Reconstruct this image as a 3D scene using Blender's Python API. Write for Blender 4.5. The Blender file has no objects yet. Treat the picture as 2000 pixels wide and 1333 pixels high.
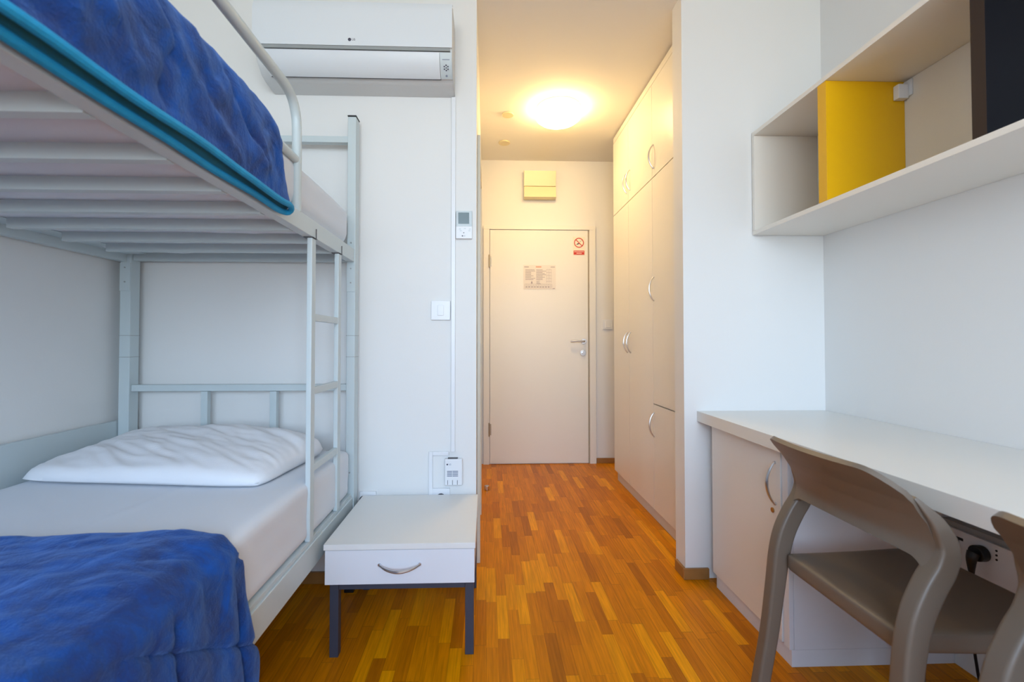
import bpy, bmesh, math, random
from mathutils import Vector, Matrix, noise
random.seed(7)
PI = math.pi
sc = bpy.context.scene
col = sc.collection

# ------------------------------------------------------------------ camera
F = 889.0
cam_d = bpy.data.cameras.new('camera')
cam = bpy.data.objects.new('camera', cam_d); col.objects.link(cam)
cam_d.sensor_width = 36.0
cam_d.lens = F * 36.0 / 2000.0
cam_d.shift_x = 0.010
cam_d.shift_y = -0.0078
cam_d.clip_start = 0.02
cam_d.dof.use_dof = True
cam_d.dof.focus_distance = 2.4
cam_d.dof.aperture_fstop = 4.0
cam.location = (0, 0, 1.05)
cam.rotation_euler = (math.radians(90 + 1.1), 0, -math.atan(30 / F))
sc.camera = cam

# ------------------------------------------------------------------ world, window daylight, exposure
sc.view_settings.view_transform = 'Standard'
sc.view_settings.look = 'None'
sc.view_settings.exposure = 0.67
sc.view_settings.gamma = 1.0
sc.view_settings.use_curve_mapping = False
w = bpy.data.worlds.new('sky'); sc.world = w; w.use_nodes = True
_nt = w.node_tree; bg = _nt.nodes['Background']
_tc = _nt.nodes.new('ShaderNodeTexCoord'); _sx = _nt.nodes.new('ShaderNodeSeparateXYZ'); _nt.links.new(_tc.outputs['Generated'], _sx.inputs[0])
_mr = _nt.nodes.new('ShaderNodeMapRange'); _mr.inputs[1].default_value = -1; _mr.inputs[2].default_value = 1; _nt.links.new(_sx.outputs[2], _mr.inputs[0])
_rp = _nt.nodes.new('ShaderNodeValToRGB'); _nt.links.new(_mr.outputs[0], _rp.inputs[0])
_e = _rp.color_ramp.elements
_e[0].position = 0.44; _e[0].color = (0.55, 0.585, 0.58, 1)          # sunlit ground outside
_e[1].position = 0.75; _e[1].color = (0.42, 0.64, 1.0, 1)           # blue sky
_m = _rp.color_ramp.elements.new(0.52); _m.color = (0.69, 0.85, 1.0, 1)   # bright haze over the horizon
_nt.links.new(_rp.outputs[0], bg.inputs[0])
bg.inputs[1].default_value = 7.9
WY = -1.75                                   # plane of the window wall behind the camera
WX0, WX1, WZ0, WZ1 = -1.15, 1.15, 0.95, 2.42
ld = bpy.data.lights.new('window_portal', 'AREA'); ld.shape = 'RECTANGLE'      # guides the sky light through the window
ld.size = WX1 - WX0; ld.size_y = WZ1 - WZ0; ld.cycles.is_portal = True
lo = bpy.data.objects.new('window_portal', ld); col.objects.link(lo)
lo.location = ((WX0 + WX1) / 2, WY - 0.16, (WZ0 + WZ1) / 2); lo.rotation_euler = (PI / 2, 0, 0)   # faces +Y

LAMP_STRENGTH = 24.5
LAMP_COL = (1.0, 0.66, 0.26, 1)

# ------------------------------------------------------------------ materials
def mat(name, color, rough=0.5, metal=0.0, bump=0.0, bscale=200, var=0.0, vscale=3.0, coat=0.0, sheen=0.0, spec=None):
    m = bpy.data.materials.new(name); m.use_nodes = True
    nt = m.node_tree; b = nt.nodes['Principled BSDF']
    b.inputs['Base Color'].default_value = (*color, 1)
    b.inputs['Roughness'].default_value = rough
    b.inputs['Metallic'].default_value = metal
    b.inputs['Coat Weight'].default_value = coat
    b.inputs['Sheen Weight'].default_value = sheen
    if spec is not None: b.inputs['Specular IOR Level'].default_value = spec
    tc = nt.nodes.new('ShaderNodeTexCoord')
    if var:
        n = nt.nodes.new('ShaderNodeTexNoise'); n.inputs['Scale'].default_value = vscale; n.inputs['Detail'].default_value = 4
        nt.links.new(tc.outputs['Object'], n.inputs['Vector'])
        mx = nt.nodes.new('ShaderNodeMix'); mx.data_type = 'RGBA'
        mx.inputs[6].default_value = (*[c * (1 - var) for c in color], 1)
        mx.inputs[7].default_value = (*[min(1, c * (1 + var)) for c in color], 1)
        nt.links.new(n.outputs[0], mx.inputs[0]); nt.links.new(mx.outputs[2], b.inputs['Base Color'])
    if bump:
        n2 = nt.nodes.new('ShaderNodeTexNoise'); n2.inputs['Scale'].default_value = bscale; n2.inputs['Detail'].default_value = 3
        nt.links.new(tc.outputs['Object'], n2.inputs['Vector'])
        bp = nt.nodes.new('ShaderNodeBump'); bp.inputs['Strength'].default_value = bump; bp.inputs['Distance'].default_value = 0.002
        nt.links.new(n2.outputs[0], bp.inputs['Height']); nt.links.new(bp.outputs[0], b.inputs['Normal'])
    return m

M = {}
M['wall'] = mat('wall_paint', (0.82, 0.81, 0.79), 0.65, bump=0.08, bscale=260)
M['ceiling'] = mat('ceiling_paint', (0.85, 0.83, 0.79), 0.8, bump=0.05, bscale=200)
M['laminate'] = mat('white_laminate', (0.80, 0.78, 0.74), 0.32, bump=0.015, bscale=400)
M['desk'] = mat('desk_laminate', (0.78, 0.765, 0.72), 0.28, bump=0.015, bscale=400)
M['night'] = mat('nightstand_laminate', (0.78, 0.77, 0.74), 0.30, bump=0.015, bscale=400)
M['front'] = mat('drawer_laminate', (0.76, 0.77, 0.80), 0.38)
M['shelf'] = mat('shelf_laminate', (0.84, 0.80, 0.73), 0.35, bump=0.02, bscale=300)
M['plinth'] = mat('plinth_laminate', (0.70, 0.67, 0.62), 0.4)
M['gap'] = mat('shadow_gap', (0.40, 0.34, 0.26), 0.8)
M['door'] = mat('door_paint', (0.86, 0.83, 0.77), 0.38, bump=0.02, bscale=120)
M['casing'] = mat('casing_paint', (0.72, 0.69, 0.60), 0.4)
M['metal_paint'] = mat('bed_powder_coat', (0.58, 0.65, 0.66), 0.35, bump=0.03, bscale=500)
M['sheet'] = mat('white_sheet', (0.74, 0.77, 0.82), 0.9, bump=0.25, bscale=700, sheen=0.1)
M['pillow'] = mat('white_pillowcase', (0.84, 0.84, 0.86), 0.9, bump=0.25, bscale=500, sheen=0.1)
M['piping'] = mat('turquoise_piping', (0.005, 0.31, 0.60), 0.75, bump=0.5, bscale=300, var=0.15, vscale=40)
M['lining'] = mat('shaded_teal_lining', (0.01, 0.16, 0.26), 0.8, bump=0.5, bscale=300)  # darker than the piping: shade between the folded layers put into the colour
M['anthracite'] = mat('anthracite_metal', (0.040, 0.048, 0.072), 0.45)
M['black'] = mat('black_plastic', (0.006, 0.006, 0.008), 0.4)
M['chrome'] = mat('satin_chrome', (0.62, 0.62, 0.64), 0.28, metal=1.0)
M['darkmetal'] = mat('dark_line', (0.08, 0.08, 0.09), 0.5)
M['hinge'] = mat('brass_grey_metal', (0.45, 0.38, 0.28), 0.4, metal=0.9)
M['brass'] = mat('brass', (0.45, 0.26, 0.08), 0.35, metal=0.9)
M['plastic'] = mat('white_plastic', (0.83, 0.84, 0.86), 0.35)
M['acbody'] = mat('ac_plastic', (0.74, 0.77, 0.80), 0.3)
M['aclow'] = mat('ac_lower_plastic', (0.68, 0.69, 0.69), 0.45)
M['acstrip'] = mat('ac_grey_strip', (0.36, 0.38, 0.38), 0.35, metal=0.3)
M['greyplastic'] = mat('pale_grey_plastic', (0.60, 0.66, 0.68), 0.4)
M['lcd'] = mat('lcd_glass', (0.17, 0.23, 0.25), 0.2)
M['ink'] = mat('dark_ink', (0.05, 0.05, 0.08), 0.6)
M['inklight'] = mat('faded_ink', (0.38, 0.32, 0.34), 0.7)
M['inkblue'] = mat('grey_blue_print', (0.25, 0.28, 0.36), 0.7)
M['inkpink'] = mat('pale_red_print', (0.75, 0.42, 0.30), 0.7)
M['red'] = mat('sign_red', (0.62, 0.03, 0.02), 0.5)
M['paper'] = mat('paper', (0.82, 0.76, 0.70), 0.6)
M['signwhite'] = mat('sign_white', (0.88, 0.80, 0.66), 0.5)
M['yellow'] = mat('yellow_laminate', (0.84, 0.45, 0.0005), 0.38, bump=0.02, bscale=300)
M['blackboard'] = mat('black_laminate', (0.004, 0.005, 0.009), 0.45, spec=0.15)
M['brownedge'] = mat('dark_brown_edge', (0.035, 0.022, 0.018), 0.5, spec=0.2)
M['chair'] = mat('taupe_resin', (0.165, 0.125, 0.092), 0.42, bump=0.06, bscale=500)
M['baseboard'] = mat('oak_baseboard', (0.34, 0.16, 0.045), 0.4, var=0.3, vscale=18, bump=0.1, bscale=80)
M['vent'] = mat('cream_vent_plastic', (0.80, 0.70, 0.44), 0.35)
M['disc'] = mat('yellowed_cap', (0.76, 0.66, 0.42), 0.5)

def m_emit():
    m = bpy.data.materials.new('lit_opal_glass'); m.use_nodes = True
    b = m.node_tree.nodes['Principled BSDF']
    b.inputs['Base Color'].default_value = (0.9, 0.85, 0.75, 1)
    b.inputs['Emission Color'].default_value = LAMP_COL
    b.inputs['Emission Strength'].default_value = LAMP_STRENGTH
    return m
M['lampglass'] = m_emit()

def m_floor():
    m = bpy.data.materials.new('oak_strip_parquet'); m.use_nodes = True
    nt = m.node_tree; N = nt.nodes; L = nt.links; b = N['Principled BSDF']
    W, LEN = 0.0415, 0.275
    tc = N.new('ShaderNodeTexCoord'); sx = N.new('ShaderNodeSeparateXYZ'); L.new(tc.outputs['Object'], sx.inputs[0])
    def math_(op, a, bb=None, c=None):
        n = N.new('ShaderNodeMath'); n.operation = op
        for i, v in enumerate((a, bb, c)):
            if v is None: continue
            if isinstance(v, (int, float)): n.inputs[i].default_value = v
            else: L.new(v, n.inputs[i])
        return n.outputs[0]
    u = math_('DIVIDE', sx.outputs[0], W); row = math_('FLOOR', u); fu = math_('FRACT', u)
    wn = N.new('ShaderNodeTexWhiteNoise'); wn.noise_dimensions = '1D'; L.new(row, wn.inputs['W'])
    v0 = math_('DIVIDE', sx.outputs[1], LEN); v = math_('ADD', v0, math_('MULTIPLY', wn.outputs[0], 7.3))
    cell = math_('FLOOR', v); fv = math_('FRACT', v)
    cb = N.new('ShaderNodeCombineXYZ'); L.new(row, cb.inputs[0]); L.new(cell, cb.inputs[1])
    w2 = N.new('ShaderNodeTexWhiteNoise'); w2.noise_dimensions = '3D'; L.new(cb.outputs[0], w2.inputs['Vector'])
    ramp = N.new('ShaderNodeValToRGB'); r = ramp.color_ramp
    r.elements[0].position = 0.0; r.elements[0].color = (0.42, 0.125, 0.002, 1)
    r.elements[1].position = 1.0; r.elements[1].color = (0.86, 0.34, 0.001, 1)
    for p, c in ((0.10, (0.53, 0.158, 0.001, 1)), (0.45, (0.64, 0.205, 0.0005, 1)), (0.8, (0.71, 0.238, 0.0005, 1))):
        e = r.elements.new(p); e.color = c
    L.new(w2.outputs[0], ramp.inputs[0])
    # grain, stretched along each strip and shifted per strip
    mp = N.new('ShaderNodeVectorMath'); mp.operation = 'MULTIPLY'; mp.inputs[1].default_value = (150, 7, 1)
    L.new(tc.outputs['Object'], mp.inputs[0])
    ad = N.new('ShaderNodeVectorMath'); ad.operation = 'ADD'; L.new(mp.outputs[0], ad.inputs[0])
    sc_ = N.new('ShaderNodeVectorMath'); sc_.operation = 'SCALE'; sc_.inputs[3].default_value = 60; L.new(w2.outputs[1], sc_.inputs[0])
    L.new(sc_.outputs[0], ad.inputs[1])
    g = N.new('ShaderNodeTexNoise'); g.inputs['Scale'].default_value = 1.0; g.inputs['Detail'].default_value = 5; L.new(ad.outputs[0], g.inputs['Vector'])
    gm = N.new('ShaderNodeMapRange'); gm.inputs[1].default_value = 0.3; gm.inputs[2].default_value = 0.7; gm.inputs[3].default_value = 0.80; gm.inputs[4].default_value = 1.14
    L.new(g.outputs[0], gm.inputs[0])
    # joints
    eu = math_('MINIMUM', fu, math_('SUBTRACT', 1.0, fu)); ev = math_('MINIMUM', fv, math_('SUBTRACT', 1.0, fv))
    ju = math_('LESS_THAN', eu, 0.020); jv = math_('LESS_THAN', ev, 0.0035)
    j = math_('MAXIMUM', ju, jv)
    wj = N.new('ShaderNodeTexWhiteNoise'); wj.noise_dimensions = '1D'; L.new(math_('ADD', row, 41.7), wj.inputs['W'])
    jd = math_('MULTIPLY', j, math_('MULTIPLY_ADD', wj.outputs[0], 0.45, 0.12))
    big = N.new('ShaderNodeTexNoise'); big.inputs['Scale'].default_value = 2.2; big.inputs['Detail'].default_value = 3
    L.new(tc.outputs['Object'], big.inputs['Vector'])
    bm_ = N.new('ShaderNodeMapRange'); bm_.inputs[3].default_value = 0.86; bm_.inputs[4].default_value = 1.12; L.new(big.outputs[0], bm_.inputs[0])
    f = math_('MULTIPLY', math_('MULTIPLY', gm.outputs[0], bm_.outputs[0]), math_('SUBTRACT', 1.0, jd))
    vs = N.new('ShaderNodeVectorMath'); vs.operation = 'SCALE'; L.new(ramp.outputs[0], vs.inputs[0]); L.new(f, vs.inputs[3])
    L.new(vs.outputs[0], b.inputs['Base Color'])
    b.inputs['Roughness'].default_value = 0.34
    b.inputs['Specular IOR Level'].default_value = 0.13
    bp = N.new('ShaderNodeBump'); bp.inputs['Strength'].default_value = 0.25; bp.inputs['Distance'].default_value = 0.001
    L.new(math_('SUBTRACT', math_('MULTIPLY', g.outputs[0], 0.3), j), bp.inputs['Height']); L.new(bp.outputs[0], b.inputs['Normal'])
    return m
M['floor'] = m_floor()

def m_blanket():
    m = bpy.data.materials.new('blue_plush'); m.use_nodes = True
    nt = m.node_tree; N = nt.nodes; L = nt.links; b = N['Principled BSDF']
    tc = N.new('ShaderNodeTexCoord')
    n = N.new('ShaderNodeTexNoise'); n.inputs['Scale'].default_value = 11; n.inputs['Detail'].default_value = 10; n.inputs['Roughness'].default_value = 0.66
    n.inputs['Distortion'].default_value = 0.6
    L.new(tc.outputs['Object'], n.inputs['Vector'])
    r = N.new('ShaderNodeValToRGB'); L.new(n.outputs[0], r.inputs[0])
    r.color_ramp.elements[0].position = 0.38; r.color_ramp.elements[0].color = (0.017, 0.030, 0.115, 1)
    r.color_ramp.elements[1].position = 0.63; r.color_ramp.elements[1].color = (0.007, 0.066, 0.30, 1)
    e = r.color_ramp.elements.new(0.5); e.color = (0.011, 0.044, 0.19, 1)
    L.new(r.outputs[0], b.inputs['Base Color'])
    b.inputs['Roughness'].default_value = 0.85; b.inputs['Specular IOR Level'].default_value = 0.15
    b.inputs['Sheen Weight'].default_value = 0.5; b.inputs['Sheen Tint'].default_value = (0.25, 0.45, 1, 1)
    n2 = N.new('ShaderNodeTexNoise'); n2.inputs['Scale'].default_value = 260; n2.inputs['Detail'].default_value = 4
    L.new(tc.outputs['Object'], n2.inputs['Vector'])
    bp = N.new('ShaderNodeBump'); bp.inputs['Strength'].default_value = 0.5; bp.inputs['Distance'].default_value = 0.003
    L.new(n2.outputs[0], bp.inputs['Height'])
    n3 = N.new('ShaderNodeTexNoise'); n3.inputs['Scale'].default_value = 16; n3.inputs['Detail'].default_value = 5; n3.inputs['Distortion'].default_value = 1.2
    L.new(tc.outputs['Object'], n3.inputs['Vector'])
    bp3 = N.new('ShaderNodeBump'); bp3.inputs['Strength'].default_value = 0.4; bp3.inputs['Distance'].default_value = 0.02
    L.new(n3.outputs[0], bp3.inputs['Height']); L.new(bp.outputs[0], bp3.inputs['Normal']); L.new(bp3.outputs[0], b.inputs['Normal'])
    return m
M['blanket'] = m_blanket()

# ------------------------------------------------------------------ mesh helpers
def origin_of(p):
    o = Vector((0, 0, 0))
    while p is not None:
        o += p.location; p = p.parent
    return o

def obj(name, bm, m, parent=None, smooth=True, angle=35, mats=None):
    """links a bmesh (world coordinates) as ONE mesh object"""
    off = origin_of(parent)
    bmesh.ops.recalc_face_normals(bm, faces=bm.faces[:])
    me = bpy.data.meshes.new(name)
    if off.length > 0: bmesh.ops.translate(bm, verts=bm.verts[:], vec=-off)
    bm.to_mesh(me); bm.free()
    for mm in (mats or [m]): me.materials.append(M[mm] if isinstance(mm, str) else mm)
    if smooth:
        for p in me.polygons: p.use_smooth = True
        me.set_sharp_from_angle(angle=math.radians(angle))
    o = bpy.data.objects.new(name, me); col.objects.link(o)
    if parent is not None: o.parent = parent
    if smooth and len(me.polygons) < 2500:
        wn_ = o.modifiers.new('weighted_normals', 'WEIGHTED_NORMAL'); wn_.keep_sharp = True; wn_.weight = 80
    return o

def tag(o, label=None, cat=None, group=None, kind=None):
    if label: o['label'] = label
    if cat: o['category'] = cat
    if group: o['group'] = group
    if kind: o['kind'] = kind
    return o

def thing(name, loc, label, cat, group=None):
    o = bpy.data.objects.new(name, None); col.objects.link(o)
    o.empty_display_size = 0.05; o.location = loc
    return tag(o, label, cat, group)

def recentre(o):
    """moves a lone mesh object's origin to the bottom centre of its mesh"""
    vs = [v.co.copy() for v in o.data.vertices]
    c = Vector(((min(v.x for v in vs) + max(v.x for v in vs)) / 2, (min(v.y for v in vs) + max(v.y for v in vs)) / 2, min(v.z for v in vs)))
    o.data.transform(Matrix.Translation(-c)); o.location = c
    return o

def B(): return bmesh.new()

def box(bm, x0, x1, y0, y1, z0, z1, bev=0.0, seg=2):
    t = bmesh.new()
    r = bmesh.ops.create_cube(t, size=1)
    bmesh.ops.scale(t, vec=(x1 - x0, y1 - y0, z1 - z0), verts=t.verts[:])
    bmesh.ops.translate(t, vec=((x0 + x1) / 2, (y0 + y1) / 2, (z0 + z1) / 2), verts=t.verts[:])
    if bev > 0:
        bmesh.ops.bevel(t, geom=t.edges[:], offset=bev, segments=seg, affect='EDGES', profile=0.5)
    merge(bm, t); return bm

def merge(bm, t, mat_index=None):
    if mat_index is not None:
        for f in t.faces: f.material_index = mat_index
    me = bpy.data.meshes.new('tmp'); t.to_mesh(me); t.free(); bm.from_mesh(me); bpy.data.meshes.remove(me)

def cyl(bm, c, r, h, axis='Z', seg=32, bev=0.0, r2=None):
    t = bmesh.new()
    bmesh.ops.create_cone(t, cap_ends=True, segments=seg, radius1=r, radius2=r if r2 is None else r2, depth=h)
    if bev > 0:
        es = [e for e in t.edges if abs(e.verts[0].co.z - e.verts[1].co.z) < 1e-6]
        bmesh.ops.bevel(t, geom=es, offset=bev, segments=3, affect='EDGES', profile=0.5)
    if axis == 'X': bmesh.ops.rotate(t, cent=(0, 0, 0), matrix=Matrix.Rotation(PI / 2, 3, 'Y'), verts=t.verts[:])
    if axis == 'Y': bmesh.ops.rotate(t, cent=(0, 0, 0), matrix=Matrix.Rotation(PI / 2, 3, 'X'), verts=t.verts[:])
    bmesh.ops.translate(t, vec=c, verts=t.verts[:])
    merge(bm, t); return bm

def tube(bm, pts, r, seg=12, ry=None, refup=None):
    """sweep of a round (or rectangular if seg==4) section along pts; r may be a list"""
    pts = [Vector(p) for p in pts]; n = len(pts)
    rs = r if isinstance(r, (list, tuple)) else [r] * n
    rings = []; up = Vector(refup) if refup else None
    for i, p in enumerate(pts):
        d = (pts[min(i + 1, n - 1)] - pts[max(i - 1, 0)]).normalized()
        if up is None: up = Vector((0, 0, 1)) if abs(d.z) < 0.9 else Vector((1, 0, 0))
        a = d.cross(up).normalized(); u = a.cross(d).normalized()
        if refup is None: up = u
        ring = []
        for k in range(seg):
            t = 2 * PI * k / seg
            ring.append(bm.verts.new(p + (a * math.cos(t) + u * math.sin(t) * (ry or 1)) * rs[i]))
        rings.append(ring)
    for i in range(n - 1):
        for k in range(seg):
            bm.faces.new((rings[i][k], rings[i][(k + 1) % seg], rings[i + 1][(k + 1) % seg], rings[i + 1][k]))
    bm.faces.new(rings[0]); bm.faces.new(rings[-1][::-1])
    return bm

def spline(pts, n=8):
    """Catmull-Rom through pts"""
    P = [Vector(p) for p in pts]; out = []
    for i in range(len(P) - 1):
        p0 = P[max(i - 1, 0)]; p1 = P[i]; p2 = P[i + 1]; p3 = P[min(i + 2, len(P) - 1)]
        for k in range(n):
            t = k / n
            out.append(0.5 * ((2 * p1) + (-p0 + p2) * t + (2 * p0 - 5 * p1 + 4 * p2 - p3) * t * t + (-p0 + 3 * p1 - 3 * p2 + p3) * t ** 3))
    out.append(P[-1]); return out

def rbox(x0, x1, y0, y1, z0, z1, r, nx=20, ny=20, nz=6, fn=None):
    """dense rounded box; fn(co) -> co displaces"""
    t = bmesh.new()
    def face(o, u, v, nu, nv):
        g = [[t.verts.new(Vector(o) + Vector(u) * (i / nu) + Vector(v) * (j / nv)) for j in range(nv + 1)] for i in range(nu + 1)]
        for i in range(nu):
            for j in range(nv): t.faces.new((g[i][j], g[i + 1][j], g[i + 1][j + 1], g[i][j + 1]))
    X, Y, Z = x1 - x0, y1 - y0, z1 - z0
    face((x0, y0, z0), (X, 0, 0), (0, Y, 0), nx, ny); face((x0, y0, z1), (X, 0, 0), (0, Y, 0), nx, ny)
    face((x0, y0, z0), (X, 0, 0), (0, 0, Z), nx, nz); face((x0, y1, z0), (X, 0, 0), (0, 0, Z), nx, nz)
    face((x0, y0, z0), (0, Y, 0), (0, 0, Z), ny, nz); face((x1, y0, z0), (0, Y, 0), (0, 0, Z), ny, nz)
    bmesh.ops.remove_doubles(t, verts=t.verts[:], dist=1e-5)
    for v in t.verts:
        c = v.co; inn = Vector((min(max(c.x, x0 + r), x1 - r), min(max(c.y, y0 + r), y1 - r), min(max(c.z, z0 + r), z1 - r)))
        d = c - inn
        if d.length > 1e-9: v.co = inn + d * min(1, r / d.length)
    if fn:
        for v in t.verts: v.co = fn(v.co.copy())
    return t

def grid_sheet(fn, nu, nv, thick, closed=True):
    """sheet surface fn(u,v)->Vector, given thickness along its normals"""
    t = bmesh.new()
    P = [[fn(i / nu, j / nv) for j in range(nv + 1)] for i in range(nu + 1)]
    Nn = [[None] * (nv + 1) for _ in range(nu + 1)]
    for i in range(nu + 1):
        for j in range(nv + 1):
            a = P[min(i + 1, nu)][j] - P[max(i - 1, 0)][j]; b = P[i][min(j + 1, nv)] - P[i][max(j - 1, 0)]
            Nn[i][j] = a.cross(b).normalized()
    A = [[t.verts.new(P[i][j]) for j in range(nv + 1)] for i in range(nu + 1)]
    Bv = [[t.verts.new(P[i][j] - Nn[i][j] * thick) for j in range(nv + 1)] for i in range(nu + 1)]
    for i in range(nu):
        for j in range(nv):
            t.faces.new((A[i][j], A[i + 1][j], A[i + 1][j + 1], A[i][j + 1])); t.faces.new((Bv[i][j], Bv[i][j + 1], Bv[i + 1][j + 1], Bv[i + 1][j]))
    for i in range(nu):
        for j in (0, nv): t.faces.new((A[i][j], Bv[i][j], Bv[i + 1][j], A[i + 1][j]))
    for j in range(nv):
        for i in (0, nu): t.faces.new((A[i][j], A[i][j + 1], Bv[i][j + 1], Bv[i][j]))
    return t

def prism(bm, poly, axis, a0, a1):
    """extrude a 2D polygon along axis ('X': poly=(y,z), 'Y': poly=(x,z), 'Z': poly=(x,y))"""
    def mk(p, a): return {'X': (a, p[0], p[1]), 'Y': (p[0], a, p[1]), 'Z': (p[0], p[1], a)}[axis]
    A = [bm.verts.new(mk(p, a0)) for p in poly]; C_ = [bm.verts.new(mk(p, a1)) for p in poly]
    bm.faces.new(A); bm.faces.new(C_[::-1]); n = len(poly)
    for i in range(n): bm.faces.new((A[i], A[(i + 1) % n], C_[(i + 1) % n], C_[i]))
    return bm

def text_bm(s, size, loc, rot):
    cu = bpy.data.curves.new('txt', 'FONT'); cu.body = s; cu.size = size; cu.extrude = 0.0004; cu.resolution_u = 3
    cu.align_x = 'LEFT'; cu.align_y = 'CENTER'
    o = bpy.data.objects.new('txt', cu); col.objects.link(o)
    bpy.context.view_layer.update()
    dg = bpy.context.evaluated_depsgraph_get()
    me = bpy.data.meshes.new_from_object(o.evaluated_get(dg))
    me.transform(Matrix.Translation(loc) @ rot)
    t = bmesh.new(); t.from_mesh(me)
    bpy.data.meshes.remove(me); bpy.data.objects.remove(o); bpy.data.curves.remove(cu)
    return t

def fbm(x, y, z=0.0, o=4):
    s = 0; a = 1; f = 1
    for _ in range(o):
        s += a * noise.noise(Vector((x * f, y * f, z * f))); a *= 0.5; f *= 2.03
    return s

def bow_handle(name, parent, c, length, out, axis='Z', r=0.0045, sag=0.0):
    """slim arched bow handle. out: unit vector away from the front; axis: its long direction"""
    out = Vector(out); ax = Vector((0, 0, 1)) if axis == 'Z' else (Vector((1, 0, 0)) if axis == 'X' else Vector((0, 1, 0)))
    c = Vector(c); pts = []; n = 18
    for i in range(n + 1):
        t = -1 + 2 * i / n
        pts.append(c + ax * (t * length / 2) + out * (0.028 * (1 - t * t) ** 0.85 + 0.001) + Vector((0, 0, -sag * (1 - t * t))))
    rs = [r * (0.75 + 0.45 * (1 - abs(-1 + 2 * i / n))) for i in range(n + 1)]
    bm = B(); tube(bm, pts, rs, 10)
    for s in (-1, 1): cyl(bm, c + ax * (s * (length / 2 - 0.002)) + out * 0.002, r * 1.1, 0.006, 'X' if abs(out.x) > 0.5 else 'Y', 12)
    return obj(name, bm, 'chrome', parent)

# ------------------------------------------------------------------ the room
H = 2.63
XL, XR = -1.56, 1.53            # side walls
YB, YBR = 2.03, 2.01            # back wall left / right
YF = 3.93                       # far (entrance) wall
XC0, XC1 = -0.045, 1.55         # corridor
def struct(name, bm, m, parent=None):
    o = obj(name, bm, m, parent, smooth=False)
    if parent is None: o['kind'] = 'structure'
    return o
bm = B(); box(bm, XL - 0.1, 1.75, WY - 0.1, YF + 0.1, -0.06, 0.0); struct('floor', bm, 'floor')
bm = B(); box(bm, XL - 0.1, 1.75, WY - 0.1, YF + 0.1, H, H + 0.06); struct('ceiling', bm, 'ceiling')
bm = B(); box(bm, XL - 0.1, XL, WY, YB, 0, H); struct('wall_left', bm, 'wall')
bm = B(); box(bm, XR, XR + 0.1, WY, YBR, 0, H); struct('wall_right', bm, 'wall')
bm = B(); box(bm, XL - 0.1, XC0, YB, YB + 0.10, 0, H); struct('wall_back_left', bm, 'wall')
bm = B(); box(bm, 0.883, 1.75, YBR, YBR + 0.10, 0, H); struct('wall_back_right', bm, 'wall')
# corridor left wall with the bathroom doorway
D0, D1, DH = 2.24, 2.78, 1.99
bm = B(); box(bm, XC0 - 0.10, XC0, YB + 0.10, D0, 0, H); box(bm, XC0 - 0.10, XC0, D1, YF, 0, H); box(bm, XC0 - 0.10, XC0, D0, D1, DH, H)
struct('wall_corridor_left', bm, 'wall')
bm = B(); box(bm, 1.63, 1.75, YBR + 0.10, YF, 0, H); struct('wall_corridor_right', bm, 'wall')
bm = B(); box(bm, XL - 0.1, 1.75, YF, YF + 0.10, 0, H); struct('wall_far', bm, 'wall')
# window wall behind the camera
bm = B(); box(bm, XL - 0.1, WX0, WY - 0.12, WY, 0, H); box(bm, WX1, XR + 0.1, WY - 0.12, WY, 0, H)
box(bm, WX0, WX1, WY - 0.12, WY, 0, WZ0); box(bm, WX0, WX1, WY - 0.12, WY, WZ1, H)
struct('wall_window', bm, 'wall')
wf = B()
for a in ((WX0, WX0 + 0.05), (-0.03, 0.03), (WX1 - 0.05, WX1)): box(wf, a[0], a[1], WY - 0.09, WY - 0.03, WZ0, WZ1, 0.003)
for a in ((WZ0, WZ0 + 0.05), (WZ1 - 0.05, WZ1)): box(wf, WX0 + 0.05, WX1 - 0.05, WY - 0.085, WY - 0.035, a[0], a[1], 0.003)
o = obj('window_1', wf, 'plastic'); o['kind'] = 'structure'
# oak baseboards
def baseboard(name, x0, x1, y0, y1, h=0.05):
    bm = B(); box(bm, x0, x1, y0, y1, 0, h, 0.003); o = obj(name, bm, 'baseboard'); o['kind'] = 'structure'
baseboard('baseboard_back_left', XL, -0.075, YB - 0.014, YB)
baseboard('baseboard_left', XL, XL + 0.014, WY, YB - 0.014)
baseboard('baseboard_pillar', 0.870, 0.985, YBR - 0.014, YBR, 0.048)
baseboard('baseboard_pillar_side', 0.870, 0.883, YBR, YBR + 0.085, 0.048)
baseboard('baseboard_far', 0.952, 1.62, YF - 0.014, YF, 0.045)
# bathroom door (only its casing shows edge-on)
d2 = B(); box(d2, XC0 - 0.065, XC0 - 0.03, D0 + 0.012, D1 - 0.012, 0.004, DH - 0.012, 0.002)
dd = bpy.data.objects.new('door_2', None); col.objects.link(dd); dd.location = (XC0, (D0 + D1) / 2, 0); dd['kind'] = 'structure'
obj('door_leaf', d2, 'door', dd)
cs = B(); box(cs, XC0 + 0.0005, XC0 + 0.016, D0 - 0.06, D0, 0, DH + 0.06, 0.002); box(cs, XC0 + 0.0005, XC0 + 0.016, D1, D1 + 0.06, 0, DH + 0.06, 0.002)
box(cs, XC0 + 0.0005, XC0 + 0.016, D0, D1, DH, DH + 0.06, 0.002)
obj('door_casing', cs, 'casing', dd)

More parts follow.
